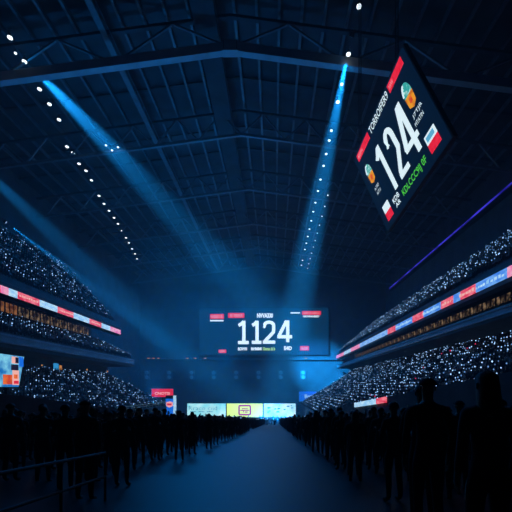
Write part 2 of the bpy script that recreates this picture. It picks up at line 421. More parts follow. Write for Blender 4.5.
# ------------------------------------------------------------------ roof: trusses, purlins, catwalk
TRY = [32.0, 49.8, 66.8, 85.0, 103.0, 121.0, 139.0]
nm_t = ['nearest roof truss, only its upper chord showing at the top','steel roof truss with a deep pale lower girder','roof truss just behind the deep pale girder',
 'roof truss third in line towards the far wall','dim roof truss fourth in line towards the far wall','dim roof truss fifth in line towards the far wall','dim roof truss right before the far wall']
for i, y in enumerate(TRY):
    r = tag(empty('roof_truss', P(RIDGE, y, 47)), 'blue-lit '+nm_t[i] if i else nm_t[i], 'truss', 'roof trusses')
    zt = 4.4
    def chord(name, z, w, h, m):
        for s, xe in ((-1, XL), (1, XR)):
            mb = MB(); mb.bar((0, 0, z), (xe-RIDGE, 0, z-.135*abs(xe-RIDGE)), w, h, m); mb.build(name, r)
    big = i == 1
    chord('bottom_chord', 0, .9 if big else .45, 1.25 if big else .45, 'girder' if big else 'steel')
    chord('top_chord', zt, .5, .4, 'deck')
    if big:
        mb = MB(); mb.box(-1.1, 1.1, -.55, .55, -.75, .7, 'girder'); mb.box(-.95,-.85,-.6,-.55,-.6,.55,'steel'); mb.box(.85,.95,-.6,-.55,-.6,.55,'steel'); mb.build('gusset_plate', r)
    st = 4.0 if i != 1 else 8.0
    k = 0; x = -48.0
    while x < 50:
        xn = x+st; dz = lambda q: -.135*abs(q)
        a, b = ((x, 0, dz(x)), (xn, 0, zt+dz(xn))) if k % 2 == 0 else ((x, 0, zt+dz(x)), (xn, 0, dz(xn)))
        if abs(xn) < 52:
            mb = MB(); mb.bar(a, b, .28, .22, 'steel'); mb.build('brace', r)
        x = xn; k += 1
# purlins under the deck
xs = [XL+4+3.1*k for k in range(32)]
for k, x in enumerate(xs):
    if x > XR-2: break
    z = roof_z(x, 52.3)
    mb = MB(); mb.box(-.18, .18, -70, 70, -.25, .25, 'steel')
    o = mb.build('roof_purlin', None, P(x, 78, z))
    tag(o, 'thin steel purlin under the roof, %s from the left wall' % ORD[k], 'purlin', 'roof purlins')
# cross battens of the deck between the trusses
k = 0
for y in [38, 44, 55.5, 61, 72.5, 79, 91, 97, 109, 115, 127, 133]:
    r = tag(empty('roof_batten', P(RIDGE, y, 52.6)), 'dark cross batten under the roof deck, %s from the camera end' % ORD[k], 'batten', 'roof battens')
    for xe in (XL, XR):
        mb = MB(); mb.bar((0,0,0), (xe-RIDGE, 0, -.135*abs(xe-RIDGE)), .35, .25, 'black'); mb.build('half', r)
    k += 1
# longitudinal catwalks
for x, z, lab in ((-22.8, 47.6, 'long steel catwalk under the roof, left of the ridge'), (-9.3, 49.6, 'long dark catwalk hung along the roof ridge')):
    r = tag(empty('catwalk', P(x, 80, z)), lab, 'catwalk')
    w = .4 if x < -15 else 1.5
    mb = MB(); mb.box(-w, w, -46, 66, -.1, .1, 'steel' if w < 1 else 'deck'); mb.build('walkway', r)
    for s in (-1, 1):
        mb = MB(); mb.box(s*w-.05, s*w+.05, -46, 66, .95, 1.05, 'steel')
        for q in range(29): mb.box(s*w-.04, s*w+.04, -46+q*4, -45.9+q*4, .1, 1, 'steel')
        mb.build('handrail', r)
    for q in range(7):
        mb = MB(); mb.box(-.06, .06, TRY[q]-80-.06, TRY[q]-80+.06, .1, roof_z(x,52)-z, 'steel')
        if TRY[q] > 34: mb.build('hanger', r)

# roof lamps: two rows of white lamps on brackets
def roof_lamp(loc, size, lab, grp):
    r = tag(empty('roof_lamp', loc), lab, 'lamp', grp)
    mb = MB(); mb.tube((0,0,.1),(0,0,.5), size*.9, 'black', 12, size*.5); mb.build('housing', r)
    mb = MB(); mb.smooth = False; mb.tube((0,0,-.02),(0,0,.11), size*.8, 'lens', 12); mb.build('lens', r)
    mb = MB(); mb.bar((0,0,.5),(0,0,1.1), .08, .08, 'steel'); mb.bar((-.3,0,1.1),(.3,0,1.1), .08,.08,'steel'); mb.build('bracket', r)
    return r
left_px = [(10,38),(15.5,53.5),(24.5,62),(39.5,89.5),(49.5,104.5),(59,120),(67,147),(73,153),(79,164),(86,171),(91.5,180.5),(99,196),(104,204),(109,211),(114,218),(118,224),(122,231),(126,238),(129,243),(132,249),(135,254),(137,259)]
for k, (px, py) in enumerate(left_px):
    y = 360*45.0/(388-py)*(1.0 if k != 1 else 1.0)
    x = (px-274)/360*y
    roof_lamp(P(x, y, 45.0), .37 if k not in (1,) else .2, 'bright white roof lamp, %s from the near end of the left row' % ORD[k], 'left row of roof lamps')
ry = [42.5,48.6,53.4,56.7,63.0,65.5,69.3,73,77.8,82.3,87.5,92,97,102,107,112,117,122,127,132]
for k, y in enumerate(ry):
    roof_lamp(P(10.05, y, 45.0), .37 if k in (0,1,3) else .29, 'bright white roof lamp, %s from the near end of the right row' % ORD[k], 'right row of roof lamps')
k = 0
for y in range(80, 134, 5):
    roof_lamp(P(12.2, y+1.5, 43.6), .16, 'small dim roof lamp beside the right row, %s from its near end' % ORD[k], 'small lamps beside the right row'); k += 1
# moving heads that throw the beams
bl = ['moving spotlight at the left roof row throwing the long diagonal beam','moving spotlight at the right roof row throwing the steep beam',
      'moving spotlight high on the left wall throwing the upper side beam','moving spotlight on the rear rim of the left stand throwing the lower beam']
for (s, t, e, a), lab in zip(BEAMS, bl):
    d = (t-s).normalized()
    r = tag(empty('spotlight', s - d*.75, d.to_track_quat('-Z','Y').to_euler()), lab, 'spotlight')
    mb = MB(); mb.tube((0,0,.5),(0,0,0), .30, 'black', 14, .36); mb.build('housing', r)
    mb = MB(); mb.tube((0,0,-.01),(0,0,.05), .27, 'beamlens', 14); mb.build('lens', r)
    mb = MB(); mb.bar((-.42,0,.2),(-.42,0,.9),.06,.12,'black'); mb.bar((.42,0,.2),(.42,0,.9),.06,.12,'black'); mb.bar((-.45,0,.9),(.45,0,.9),.12,.06,'black'); mb.build('yoke', r)
sp = [(106,145,'left'),(112,150,'middle'),(118,147,'right')]
for px, py, w in sp:
    y = 66.0; o = roof_lamp(P((px-274)/360*y, y, (388-py)/360*y-.1), .22, 'small sparkling lamp on the truss behind the girder, %s of three' % w, 'three small lamps on the left of the truss')

# ------------------------------------------------------------------ hung scoreboard (tilted, right)
TLc = P(8.8987, 40.0, 25.4441)
ax = Vector((1.73804, -10.24717, 2.82439)); ay = Vector((3.15730, -1.90238, -8.84491))
BW, BH = ax.length, ay.length
ex = ax.normalized(); ez = -ay.normalized(); ey = ez.cross(ex)     # local x right, z up, y into the board
sb = empty('hanging_scoreboard', TLc + ay)
sb.rotation_euler = Matrix((ex, ey, ez)).transposed().to_euler()
tag(sb, 'tilted hanging scoreboard reading 124, high at right under the roof', 'scoreboard')
mb = MB(); rect(mb, 0, BW, 0, BH, 'navy_hung', .02); mb.build('screen', sb)
mb = MB(); mb.box(-.12, BW+.12, .01, 0.42, -.08, BH+.08, 'black'); mb.build('cabinet', sb)
U = lambda u: u*BW; V = lambda v: (1-v)*BH
D0 = -.02
def sbp(mb, name):
    o = mb.build(name, sb); o.location.y = D0; return o
for ch, a, b, l in (('1',.27,.385,0),('2',.435,.575,0),('4',.60,.785,0)):
    sbp(digit(ch, U(a), U(b), V(.785), V(.255), .50, 'white', False), 'digit')
for a, b in ((.05,.315),(.72,.945)):
    mb = MB(); rect(mb, U(a), U(b), V(.105), V(.025), 'red'); sbp(mb, 'red_banner')
sbp(text_mesh('MEIFN', U(.07), U(.17), V(.09), V(.045), 'red_text', .05), 'lettering')
sbp(text_mesh('IWW', U(.735), U(.80), V(.09), V(.045), 'red_text', .05), 'lettering')
sbp(text_mesh('TORROIFER9', U(.345), U(.695), V(.105), V(.025), 'white', .03, .01), 'lettering')
def shield(u0, u1, v0, v1):
    mid = v0+(v1-v0)*.48; w = u1-u0
    top = [(U(u0), V(mid)), (U(u1), V(mid))] + [(U((u0+u1)/2+w/2*math.cos(t)), V(mid-(mid-v0)*math.sin(t))) for t in [math.pi*k/10 for k in range(1, 10)]]
    mb = MB(); plate(mb, top, 'teal'); sbp(mb, 'crest_top')
    mb = MB(); plate(mb, [(U(u0), V(mid)), (U(u0+.006), V(v1-.03)), (U((u0+u1)/2), V(v1)), (U(u1-.006), V(v1-.03)), (U(u1), V(mid))], 'orange'); sbp(mb, 'crest_base')
    mb = MB(); rect(mb, U(u0+w*.35), U(u0+w*.68), V(mid+(v1-mid)*.62), V(mid+(v1-mid)*.2), 'vid_orange', .06); sbp(mb, 'crest_mark')
    mb = MB(); stroke(mb, [(U((u0+u1)/2-w*.48*math.cos(t)), V(mid-(mid-v0)*.96*math.sin(t))) for t in [math.pi*k/14 for k in range(1, 7)]], .16, 'white', .06); sbp(mb, 'crest_highlight')  # white outline drawn along the left of the crest
shield(.075, .165, .23, .465); shield(.81, .905, .21, .465)
sbp(text_mesh('A.TRF', U(.085), U(.165), V(.55), V(.515), 'white', .03, 0), 'lettering')
sbp(text_mesh('ASTTU', U(.09), U(.16), V(.61), V(.575), 'white', .03, 0), 'lettering')
sbp(text_mesh('J7TJR', U(.80), U(.925), V(.545), V(.50), 'white', .03, 0), 'lettering')
sbp(text_mesh('MTATIN', U(.79), U(.90), V(.61), V(.57), 'white', .03, 0), 'lettering')
def flag(u0, u1, v0, v1, blue):
    mid = (v0+v1)/2
    mb = MB(); rect(mb, U(u0), U(u1), V(mid), V(v0), 'white'); sbp(mb, 'flag_white')
    mb = MB(); rect(mb, U(u0), U(u1), V(v1), V(mid), 'red'); sbp(mb, 'flag_red')
    if blue:
        mb = MB(); rect(mb, U(u0+.015), U(u1-.02), V(mid-.02), V(v0+.02), 'sky', .05); sbp(mb, 'flag_blue')
flag(.07, .175, .755, .935, False); flag(.80, .925, .755, .925, True)
sbp(text_mesh('KDB', U(.23), U(.335), V(.87), V(.815), 'white', .03, .02), 'lettering')
sbp(text_mesh('AR', U(.24), U(.32), V(.93), V(.885), 'white', .03, .02), 'lettering')
sbp(text_mesh('KDLCCC9IJ 0F', U(.375), U(.74), V(.945), V(.855), 'green', .03, .01), 'lettering')
for u in (.12, .88):
    for q in (.1, .34):
        a = Vector((U(u), q, BH+.1)); mb = MB()
        wld = sb.rotation_euler.to_matrix() @ a + sb.location
        b = Vector((wld.x, wld.y, roof_z(wld.x, 52.6)+CZ)); loc = sb.rotation_euler.to_matrix().transposed() @ (b - sb.location)
        mb.tube(a, loc, .05, 'black', 6); mb.build('cable', sb)

# ------------------------------------------------------------------ end-wall scoreboard
YB = 148.6; q = YB/360
eb = tag(empty('wall_scoreboard', P((264-274)*q, YB, (388-355)*q)), 'wide blue scoreboard on the far wall reading 1124', 'scoreboard')
ex_ = lambda px: (px-264)*q; ez_ = lambda py: (355-py)*q
mb = MB(); rect(mb, ex_(199.3), ex_(328.5), ez_(354.5), ez_(307.5), 'navy_end', .05); mb.build('screen', eb)
mb = MB(); mb.box(ex_(198.8), ex_(329), .02, 1.2, ez_(355), ez_(307), 'black'); mb.build('cabinet', eb)
def ebp(mb, name):
    o = mb.build(name, eb); o.location.y = -.06; return o
for ch, a, b, t, bt in (('1',238,248.7,320.8,344.2),('1',251.8,261.4,320.8,344),('2',262.8,275.3,320.5,343.8),('4',277.3,292.2,320.5,342.2)):
    ebp(digit(ch, ex_(a), ex_(b), ez_(bt), ez_(t), 1.35, 'white_end', ch == '1', .06), 'digit')
for a, b, t, bt in ((210,224,314,319),(228,244.5,313,318),(218.5,226.5,349.5,353),(300,309,346,350.5),(302,321,311,315)):
    mb = MB(); rect(mb, ex_(a), ex_(b), ez_(bt), ez_(t), 'red', .04); ebp(mb, 'red_banner')
for tx, a, b, t, bt, m in (('NVVA330',257,273,313.2,318,'white_end'),('REIIEETR',211,223,315,318.2,'red_text'),('IE IEERR',230,243,314,317.2,'red_text'),
     ('EIIR',219.5,225.5,350.2,352.4,'red_text'),('RGII',301.2,307.8,347,349.8,'red_text'),('REETE HIEIIC',303.5,319.5,312,314.2,'red_text'),
     ('BOWH',238,247,347.3,350.6,'white_end'),('BHMMI',251,261.5,347.3,350.4,'white_end'),('Gwnn & b',262.8,275.2,347,350.6,'lime'),('E4D',284,292,346.2,350.2,'white_end'),
     ('HAI NNANREIIT',303,319.5,315.4,317.4,'white_end')):
    ebp(text_mesh(tx, ex_(a), ex_(b), ez_(bt), ez_(t), m, .08, .05), 'lettering')
mb = MB(); rect(mb, ex_(210), ex_(223.6), ez_(321.3), ez_(320), 'white_end', .05); ebp(mb, 'underline')
mb = MB(); rect(mb, ex_(290.5), ex_(300), ez_(313.5), ez_(312.3), 'white_end', .05); ebp(mb, 'underline')
# ledge and wall fittings beneath it
mb = MB(); mb.box(XL, 34, YE-1.6, YE, 11.6, 12.1, 'concrete'); o = struct(mb, 'trim_ledge'); o.location.z += CZ
for k, (px, py) in enumerate([(148,355.2),(153,355),(158,355.3),(187,359.5),(195,359.7),(205,359.3),(306,358)]):
    y = YE-1.75; r = tag(empty('ledge_lamp', P((px-274)/360*y, YE-1.2, 12.3)), 'faint amber lamp along the far wall ledge, %s from the left' % ORD[k], 'lamp', 'amber lamps along the far ledge')
    mb = MB(); mb.box(-.5,.5,-.1,.1,-.12,.12,'amber'); mb.build('bulb', r)
    mb = MB(); mb.box(-.6,.6,.1,.2,-.2,.3,'black'); mb.build('housing', r)
for k in range(8):
    px = 147+22.3*k; y = YE-.3
    r = tag(empty('wall_speaker', P((px-274)/360*y, y, (388-379)/360*y)), 'dim twin-cone loudspeaker on the far wall, %s from the left' % ORD[k], 'loudspeaker', 'loudspeakers along the far wall')
    mb = MB(); mb.box(-1.2,1.2,-.3,.3,-.2,3.6,'steel'); mb.build('cabinet', r)
    for z in (.7, 2.6):
        mb = MB(); mb.tube((0,-.3,z),(0,-.45,z),.8,'girder',14,.6); mb.build('cone', r)

# ------------------------------------------------------------------ LED boards across the far floor
YF = 120.0; q2 = YF/360
def led_board(px0, px1, py0, mat, lab):
    x0, x1 = (px0-274)*q2, (px1-274)*q2; h = (388-py0)*q2+10
    r = tag(empty('floor_screen', P((x0+x1)/2, YF, -10)), lab, 'screen', 'lit screens across the far end')
    w = (x1-x0)/2
    mb = MB(); mb.box(-w+.1, w-.1, -.06, 0, .3, h, mat); mb.build('display', r)
    mb = MB(); mb.box(-w, w, 0, .5, 0, h+.1, 'black'); mb.build('cabinet', r)
    return r, w, h
r, w, h = led_board(187, 226, 403.5, 'cyan', 'pale cyan lit screen with dark scribbled writing, left of the yellow one')
o = text_mesh('Rraco ciid', -w+.6, w*.55, h-2.2, h-.8, 'teal_dark', .03, 0, -.06).build('lettering', r)
mb = MB()
for k in range(3): rect(mb, -w+1+k*2.8, -w+3+k*2.8, h-2.9, h-2.6, 'teal_dark', .03, -.06)
mb.build('writing_line', r)
r, w, h = led_board(226.5, 263, 403.5, 'yellow', 'yellow lit screen with a magenta square emblem, at the middle of the far end')
mb = MB()
cx = 0; cz = h-2.2; a = 1.9; b = 1.5
loop = []
for sx, sz in ((1,1),(-1,1),(-1,-1),(1,-1)):
    for k in range(4):
        t = {(1,1):0,(-1,1):90,(-1,-1):180,(1,-1):270}[(sx,sz)]+k*30
        loop.append((cx+sx*(a-.45)+.45*math.cos(math.radians(t)), cz+sz*(b-.45)+.45*math.sin(math.radians(t))))
loop.append(loop[0]); stroke(mb, loop, .55, 'magenta', .03, -.06)
stroke(mb, [(-1.0, cz+.55), (1.0, cz+.55)], .3, 'magenta', .03, -.06); stroke(mb, [(-1.5, cz-.05), (1.5, cz-.05)], .4, 'magenta', .03, -.06)
stroke(mb, [(-.5, cz-.05), (-.5, cz-.85)], .3, 'magenta', .03, -.06); stroke(mb, [(.0, cz-.65), (1.1, cz-.65)], .35, 'magenta', .03, -.06)
mb.build('emblem', r)
r, w, h = led_board(263.5, 296, 403.5, 'cyan2', 'pale blue lit screen with a dark world-map pattern, right of the yellow one')
mb = MB()
for k in range(14):
    x = random.uniform(-w+1.2, w-1.2); z = random.uniform(h-3, h-.7); s = random.uniform(.25, .7)
    plate(mb, [(x+s*random.uniform(.6,1.2)*math.cos(t), z+.5*s*random.uniform(.6,1.2)*math.sin(t)) for t in [2*math.pi*j/7 for j in range(7)]], 'teal_dark', .03, -.06)
mb.build('map_mark', r)
# red sign with a blue totem (left of centre), blue sign (right of centre)
y = 100.0; f = y/360
r = tag(empty('lit_sign', P((162.5-274)*f, y, -10)), 'red lit sign on a mast at the end of the left stand', 'sign')
mb = MB(); w = 10.7*f; z0 = (388-397)*f+10; z1 = (388-388.8)*f+10
mb.box(-w, w, -.1, .15, z0, z1, 'sign_red'); mb.build('panel', r)
text_mesh('CNOTIS', -w*.72, w*.72, z0+.6, z1-.9, 'sign_redtext', .02, .04, -.1).build('lettering', r)
mb = MB(); mb.box(-.15,.15,.15,.45,0,z1,'black'); mb.build('mast', r)
y = 99.0; f = y/360
r = tag(empty('totem_screen', P((171-274)*f, y, -10)), 'narrow pale blue totem screen with a red emblem beneath the red sign', 'screen')
zt = (388-395.5)*f+10; w = 5.3*f
mb = MB(); mb.box(-w, w, -.08, .0, .5, zt-.9, 'sign_blue'); mb.build('panel', r)
mb = MB(); mb.box(w*.45, w, -.12, -.08, .5, zt, 'rib_pale'); mb.build('light_strip', r)
mb = MB(); plate(mb, [(-w*.9, zt-2.9), (-w*.3, zt-3.3), (w*.35, zt-2.9), (w*.4, zt-1.9), (-w*.2, zt-1.6), (-w*.95, zt-1.9)], 'sign_redtext', .05, -.08); mb.build('emblem', r)
mb = MB(); plate(mb, [(-w*.7, zt-2.7), (w*.1, zt-2.7), (w*.15, zt-2.2), (-w*.7, zt-2.15)], 'sign_red', .05, -.13); mb.build('emblem_centre', r)
mb = MB(); mb.box(-w, w, 0, .4, 0, zt, 'black'); mb.build('cabinet', r)
y = 146.0; f = y/360
r = tag(empty('lit_sign', P((307.5-274)*f, y, -10)), 'blue lit sign right of the far floor screens', 'sign')
w = 8.5*f; z0 = (388-401.5)*f+10; z1 = (388-391.5)*f+10
mb = MB(); mb.box(-w, w, -.1, .15, z0, z1, 'sign_blue'); mb.build('panel', r)
text_mesh('Bhorro', -w*.35, w*.75, z0+1.4, z1-1.1, 'sign_bluetext', .02, .04, -.1).build('lettering', r)
mb = MB(); mb.box(-.15,.15,.15,.45,0,z1,'black'); mb.build('mast', r)
# small ribbon on the right parapet
r = tag(empty('parapet_board', P(7.98, 30, 0)), 'short lit board of pale blue and red on the right parapet', 'display board')
for pa, pb, m in ((355,368,'rib_pale'),(368,377,'rib_pale'),(377,386.5,'rib_red')):
    ya, yb = 360*7.96/(pb-274), 360*7.96/(pa-274)
    mb = MB(); x = 0
    za, zb = par_top(ya,'R'), par_top(yb,'R')
    hh = .42
    mb.add([(-.1,ya-30,za-hh),(0,ya-30,za-hh),(0,yb-30,zb-hh),(-.1,yb-30,zb-hh),(-.1,ya-30,za),(0,ya-30,za),(0,yb-30,zb),(-.1,yb-30,zb)],
           [(0,3,2,1),(4,5,6,7),(0,1,5,4),(1,2,6,5),(2,3,7,6),(3,0,4,7)], m); mb.build('screen_panel', r)
# video wall at left
r = tag(empty('video_screen', P(-25, 31, -10)), 'large cyan video screen with an orange figure, at the left edge', 'screen')
def vs(name, y0, y1, z0, z1, m, d): 
    mb = MB(); mb.box(d, d+.06, y0-31, y1-31, z0+10, z1+10, m); mb.build(name, r)
mb = MB(); mb.add([(0,26.5-31,10.1),(.08,26.5-31,10.1),(.08,35.15-31,10.1),(0,35.15-31,10.1),(0,26.5-31,13.2),(.08,26.5-31,13.2),(.08,35.9-31,13.1),(0,35.9-31,13.1)],
   [(0,3,2,1),(4,5,6,7),(0,1,5,4),(1,2,6,5),(2,3,7,6),(3,0,4,7)], 'video'); mb.build('display', r)
vs('picture_figure', 33.1, 34.2, .35, 1.25, 'vid_orange', .08); vs('picture_figure', 34.3, 35.1, .3, 1.7, 'vid_pink', .08)
vs('picture_figure', 34.4, 34.85, .9, 1.3, 'vid_orange', .12); vs('picture_figure', 34.4, 35.0, .4, .7, 'sign_red', .12)
vs('picture_figure', 34.1, 35.0, 1.7, 2.25, 'vid_dark', .1); vs('picture_figure', 34.2, 34.9, 2.35, 3.0, 'vid_pink', .08); vs('picture_figure', 34.6, 35.0, 2.4, 2.95, 'vid_dark', .12)
vs('picture_figure', 35.15, 35.7, 2.1, 3.05, 'sign_blue', .1)
mb = MB(); mb.box(-.5, 0, 26.3-31, 36-31, 10, 13.3, 'black'); mb.build('cabinet', r)
for yy in (28, 34):
    mb = MB(); mb.box(-.4,-.1,yy-31-.15,yy-31+.15,0,10,'black'); mb.build('post', r)
# purple strip on the right wall
mb = MB(); mb.box(-.15, .15, -75, 59, -.12, .12, 'purple'); o = mb.build('light_strip', None, P(45.2, 82, 39.0)); tag(o, 'thin purple light strip running high along the right wall', 'light strip')
mb = MB(); mb.box(45.35, XR, 5, 142, 38.2, 38.6, 'black'); o = struct(mb, 'trim_catwalk'); o.location.z += CZ
# lit doorways on the left concourse wall
for k, (px, m, w, h, lab) in enumerate([(42,'amber',.35,.3,'small amber lamp on the left concourse wall, near the video screen'),(56,'door_blue',1.6,1.7,'small blue lit doorway on the left concourse wall'),
      (60.5,'amber',.8,1.4,'narrow orange lit panel beside the blue doorway'),(87,'amber',.45,.35,'small amber lamp on the left concourse wall, second towards the far end'),(107.5,'amber',.5,.4,'small amber lamp at the far end of the left concourse wall')]):
    yy = 360*41.5/(274-px)
    z = 3.0 if h > 1 else 3.9
    r = tag(empty('wall_lamp' if h < 1 else 'lit_doorway', P(-41.55, yy, z)), lab, 'lamp' if h < 1 else 'doorway')
    mb = MB(); mb.box(0, .08, -w/2, w/2, 0, h, m); mb.build('bulb' if h < 1 else 'panel', r)
    mb = MB(); mb.box(-.05, .05, -w/2-.12, w/2+.12, -.1, h+.12, 'black'); mb.build('frame', r)
# ------------------------------------------------------------------ people standing on the terrace
def skin_mesh(name, chains):
    """chains: lists of (point, radius); a chain entry may be an int index into the verts made so far to branch from"""
    vs = []; es = []; rad = []; roots = []
    for ch in chains:
        prev = None
        for it in ch:
            if isinstance(it, int): prev = it; continue
            vs.append(it[0]); rad.append(it[1]); i = len(vs)-1
            if prev is None: roots.append(i)
            else: es.append((prev, i))
            prev = i
    me = bpy.data.meshes.new(name); me.from_pydata(vs, es, [])
    o = bpy.data.objects.new(name, me); COL.objects.link(o)
    md = o.modifiers.new('skin', 'SKIN'); md.use_smooth_shade = True
    if not me.skin_vertices: me.attributes.new('skin', 'FLOAT', 'POINT')
    for i, sv in enumerate(me.skin_vertices[0].data):
        r = rad[i]; sv.radius = r if isinstance(r, tuple) else (r, r); sv.use_root = i in roots
    sub = o.modifiers.new('sub', 'SUBSURF'); sub.levels = 1; sub.render_levels = 1
    dg = bpy.context.evaluated_depsgraph_get(); dg.update()
    m2 = bpy.data.meshes.new_from_object(o.evaluated_get(dg)); bpy.data.objects.remove(o); bpy.data.meshes.remove(me)
    return m2
def body(pose, shirt, trousers, female=False):
    sh = .17 if female else .19
    ch = [[((0,0,.93),(.15,.11)), ((0,-.01,1.08),(.135,.10)), ((0,-.01,1.25),(.155,.11)), ((0,-.01,1.39),(.15,.10)), ((0,0,1.49),.06), ((0,.012,1.55),.056),
           ((0,.02,1.62),(.072,.082)), ((0,.02,1.69),(.074,.086)), ((0,.012,1.73),(.05,.058))]]
    for s in (-1, 1):                                         # legs rooted at the pelvis
        ch.append([0, ((s*.095,0,.86),.092), ((s*.10,.01,.66),.078), ((s*.105,.015,.48),.058), ((s*.11,-.01,.30),.056), ((s*.115,-.02,.10),.040), ((s*.118,.03,.045),(.042,.04)), ((s*.125,.15,.035),(.042,.028))])
    hands = []
    for s in (-1, 1):
        S = Vector((s*sh, 0, 1.42))
        if pose == 'down': E_ = Vector((s*(sh+.06), -.03, 1.13)); Wr = Vector((s*(sh+.05), .05, .89)); d = Vector((-s*.05, .12, -1)).normalized(); nrm = Vector((-s, 0, 0))
        elif pose == 'front': E_ = Vector((s*(sh+.07), .02, 1.14)); Wr = Vector((s*.09, .27, 1.19)); d = Vector((-s*.5, .7, .25)).normalized(); nrm = Vector((0,-.3,1))
        else: E_ = Vector((s*(sh+.13), .10, 1.50)); Wr = Vector((s*(sh+.02), .18, 1.74)); d = Vector((-s*.1, .05, 1)).normalized(); nrm = Vector((-s*.3, .9, 0))
        ch.append([3, (S, .062), ((S+E_)/2, .050), (E_, .042), ((E_+Wr)/2, .039), (Wr, .027), (Wr+d*.05, (.036,.024)), (Wr+d*.085, (.036,.02))])
        side = d.cross(nrm).normalized()
        for k, L in enumerate((.070, .080, .075, .058)):
            o = (k-1.5)*.021
            a = Wr+d*.075+side*o; b = a+d*L*.45; c = b+(d+nrm*.35).normalized()*L*.35; e = c+(d+nrm*.8).normalized()*L*.3
            ch.append([(a,.0095),(b,.009),(c,.0085),(e,.007)])
        a = Wr+d*.03-side*.028; b = a+(d*.7-side*.7).normalized()*.035; c = b+(d+nrm*.3-side*.1).normalized()*.03
        ch.append([(a,.012),(b,.010),(c,.008)])
        hands += [Wr+d*.06, Wr+d*.12, Wr+d*.02]
    ch.append([((0,.095,1.655),.012),((0,.112,1.625),.016),((0,.10,1.61),.012)])        # nose
    ch.append([((-.022,.092,1.578),.007),((0,.098,1.577),.009),((.022,.092,1.578),.007)])    # lips
    for s in (-1, 1): ch.append([((s*.077,.01,1.67),.012),((s*.083,.0,1.645),.013),((s*.077,.008,1.615),.009)])   # ears
    me = skin_mesh('body', ch)
    bm = bmesh.new(); bm.from_mesh(me)
    for s in (-1, 1): bmesh.ops.create_icosphere(bm, subdivisions=1, radius=.012, matrix=Matrix.Translation((s*.03,.088,1.655)))
    bm.to_mesh(me); bm.free()
    me.materials.clear()
    for m in ('skin', shirt, trousers, 'eye', 'black'): me.materials.append(M[m])
    for p in me.polygons:
        c = p.center; p.use_smooth = True
        if any((c-h).length < .075 for h in hands): p.material_index = 0
        elif c.z > 1.50 and abs(c.x) < .12: p.material_index = 3 if min((c-Vector((s*.03,.088,1.655))).length for s in (-1,1)) < .013 else 0
        elif c.z < .075: p.material_index = 4
        elif c.z < .96 and abs(c.x) < (.2 if c.z < .82 else .185): p.material_index = 2
        else: p.material_index = 1
    return me
def hair(kind):
    bm = bmesh.new(); C = Vector((0, .008, 1.675))
    nu, nv = 20, 10; rows = []
    for j in range(nv+1):
        row = []
        for i in range(nu):
            a = 2*math.pi*i/nu; face = math.sin(a) > .35          # +y is the face
            low = {'short': 100, 'long': 100, 'cap': 88}[kind]
            lim = 62 if face else low
            if abs(math.sin(a)-.35) < .3 and math.sin(a) > .05: lim = 75
            t = math.radians(lim)*j/nv
            r = Vector((.088, .104, .092)) if kind != 'cap' else Vector((.092, .106, .085))
            w = 1+.05*math.sin(5*a+j)*(kind != 'cap')
            p = C + Vector((r.x*math.sin(t)*math.cos(a)*w, r.y*math.sin(t)*math.sin(a)*w, r.z*math.cos(t)))
            if kind == 'long' and not face and j > 6:
                k = (j-6)/4; p.z -= .26*k; p.x *= 1+.12*k; p.y = p.y*(1+.1*k) - .035*k
            row.append(bm.verts.new(p))
        rows.append(row)
    for j in range(nv):
        for i in range(nu):
            try: bm.faces.new((rows[j][i], rows[j+1][i], rows[j+1][(i+1) % nu], rows[j][(i+1) % nu]))
            except ValueError: pass
    bmesh.ops.remove_doubles(bm, verts=bm.verts, dist=.0005)
    if kind == 'cap':
        pts = [(.075*math.cos(t), .09+.085*math.sin(t)) for t in [math.pi*k/8 for k in range(9)]]
        up = [bm.verts.new((x, y, 1.705-.1*(y-.09))) for x, y in pts]; dn = [bm.verts.new((x, y, 1.697-.1*(y-.09))) for x, y in pts]
        bm.faces.new(up); bm.faces.new(dn[::-1])
        for k in range(8): bm.faces.new((up[k], dn[k], dn[k+1], up[k+1]))
    bmesh.ops.recalc_face_normals(bm, faces=bm.faces)
    me = bpy.data.meshes.new(kind); bm.to_mesh(me); bm.free()
    for p in me.polygons: p.use_smooth = True
    me.materials.append(M['cloth0' if kind == 'cap' else ('brown_hair' if kind == 'long' else 'hair')])
    return me
HAIR = {k: hair(k) for k in ('short', 'long', 'cap')}
BODY = [body('down','cloth0','denim'), body('front','cloth1','denim'), body('down','cloth2','cloth0',True), body('front','cloth0','cloth0',True), body('raised','cloth1','denim')]
HNAME = {'short': 'hair', 'long': 'hair', 'cap': 'baseball_cap'}
def step_ground(y):
    k = math.floor((y+6)/((TY+6)/120)); w = (TY+6)/120
    return ground(-6+(k+.5)*w)
def person(x, y, h, b, hk, lab, grp=None, turn=0.0):
    g = step_ground(y) if TL < x < TR and y < TY else -10
    o = bpy.data.objects.new('person', BODY[b]); COL.objects.link(o); o.location = P(x, y, g); s = h/1.765
    o.scale = (s, s, s); o.rotation_euler = (0, 0, turn)
    tag(o, lab, 'person', grp)
    c = bpy.data.objects.new(HNAME[hk], HAIR[hk]); COL.objects.link(c); c.parent = o
    return o
taken = []
def put(x, y, top, b, hk, lab):
    person(x, y, top - step_ground(y), b, hk, lab); taken.append((x, y))
put(1.67, 3.9, .115, 0, 'cap', 'person in a dark cap, tall black silhouette below the right stand')
put(1.69, 2.85, .135, 2, 'long', 'long-haired person, biggest black silhouette at the right edge of the crowd')
put(1.95, 4.75, .05, 1, 'short', 'person just left of the one in the dark cap, black silhouette with short hair')
put(-3.15, 6.0, -.20, 0, 'cap', 'person in a cap, tallest black silhouette in the left crowd')
put(-3.04, 7.2, -.34, 1, 'short', 'short-haired person, black silhouette right of the left crowd member in a cap')
put(2.9, 3.6, -.04, 0, 'short', 'short-haired person at the far right edge, black silhouette below the stand')
put(-4.4, 5.2, -.22, 3, 'long', 'long-haired person at the left edge, black silhouette in the left crowd')
cand = []
rnd = random.Random(3)
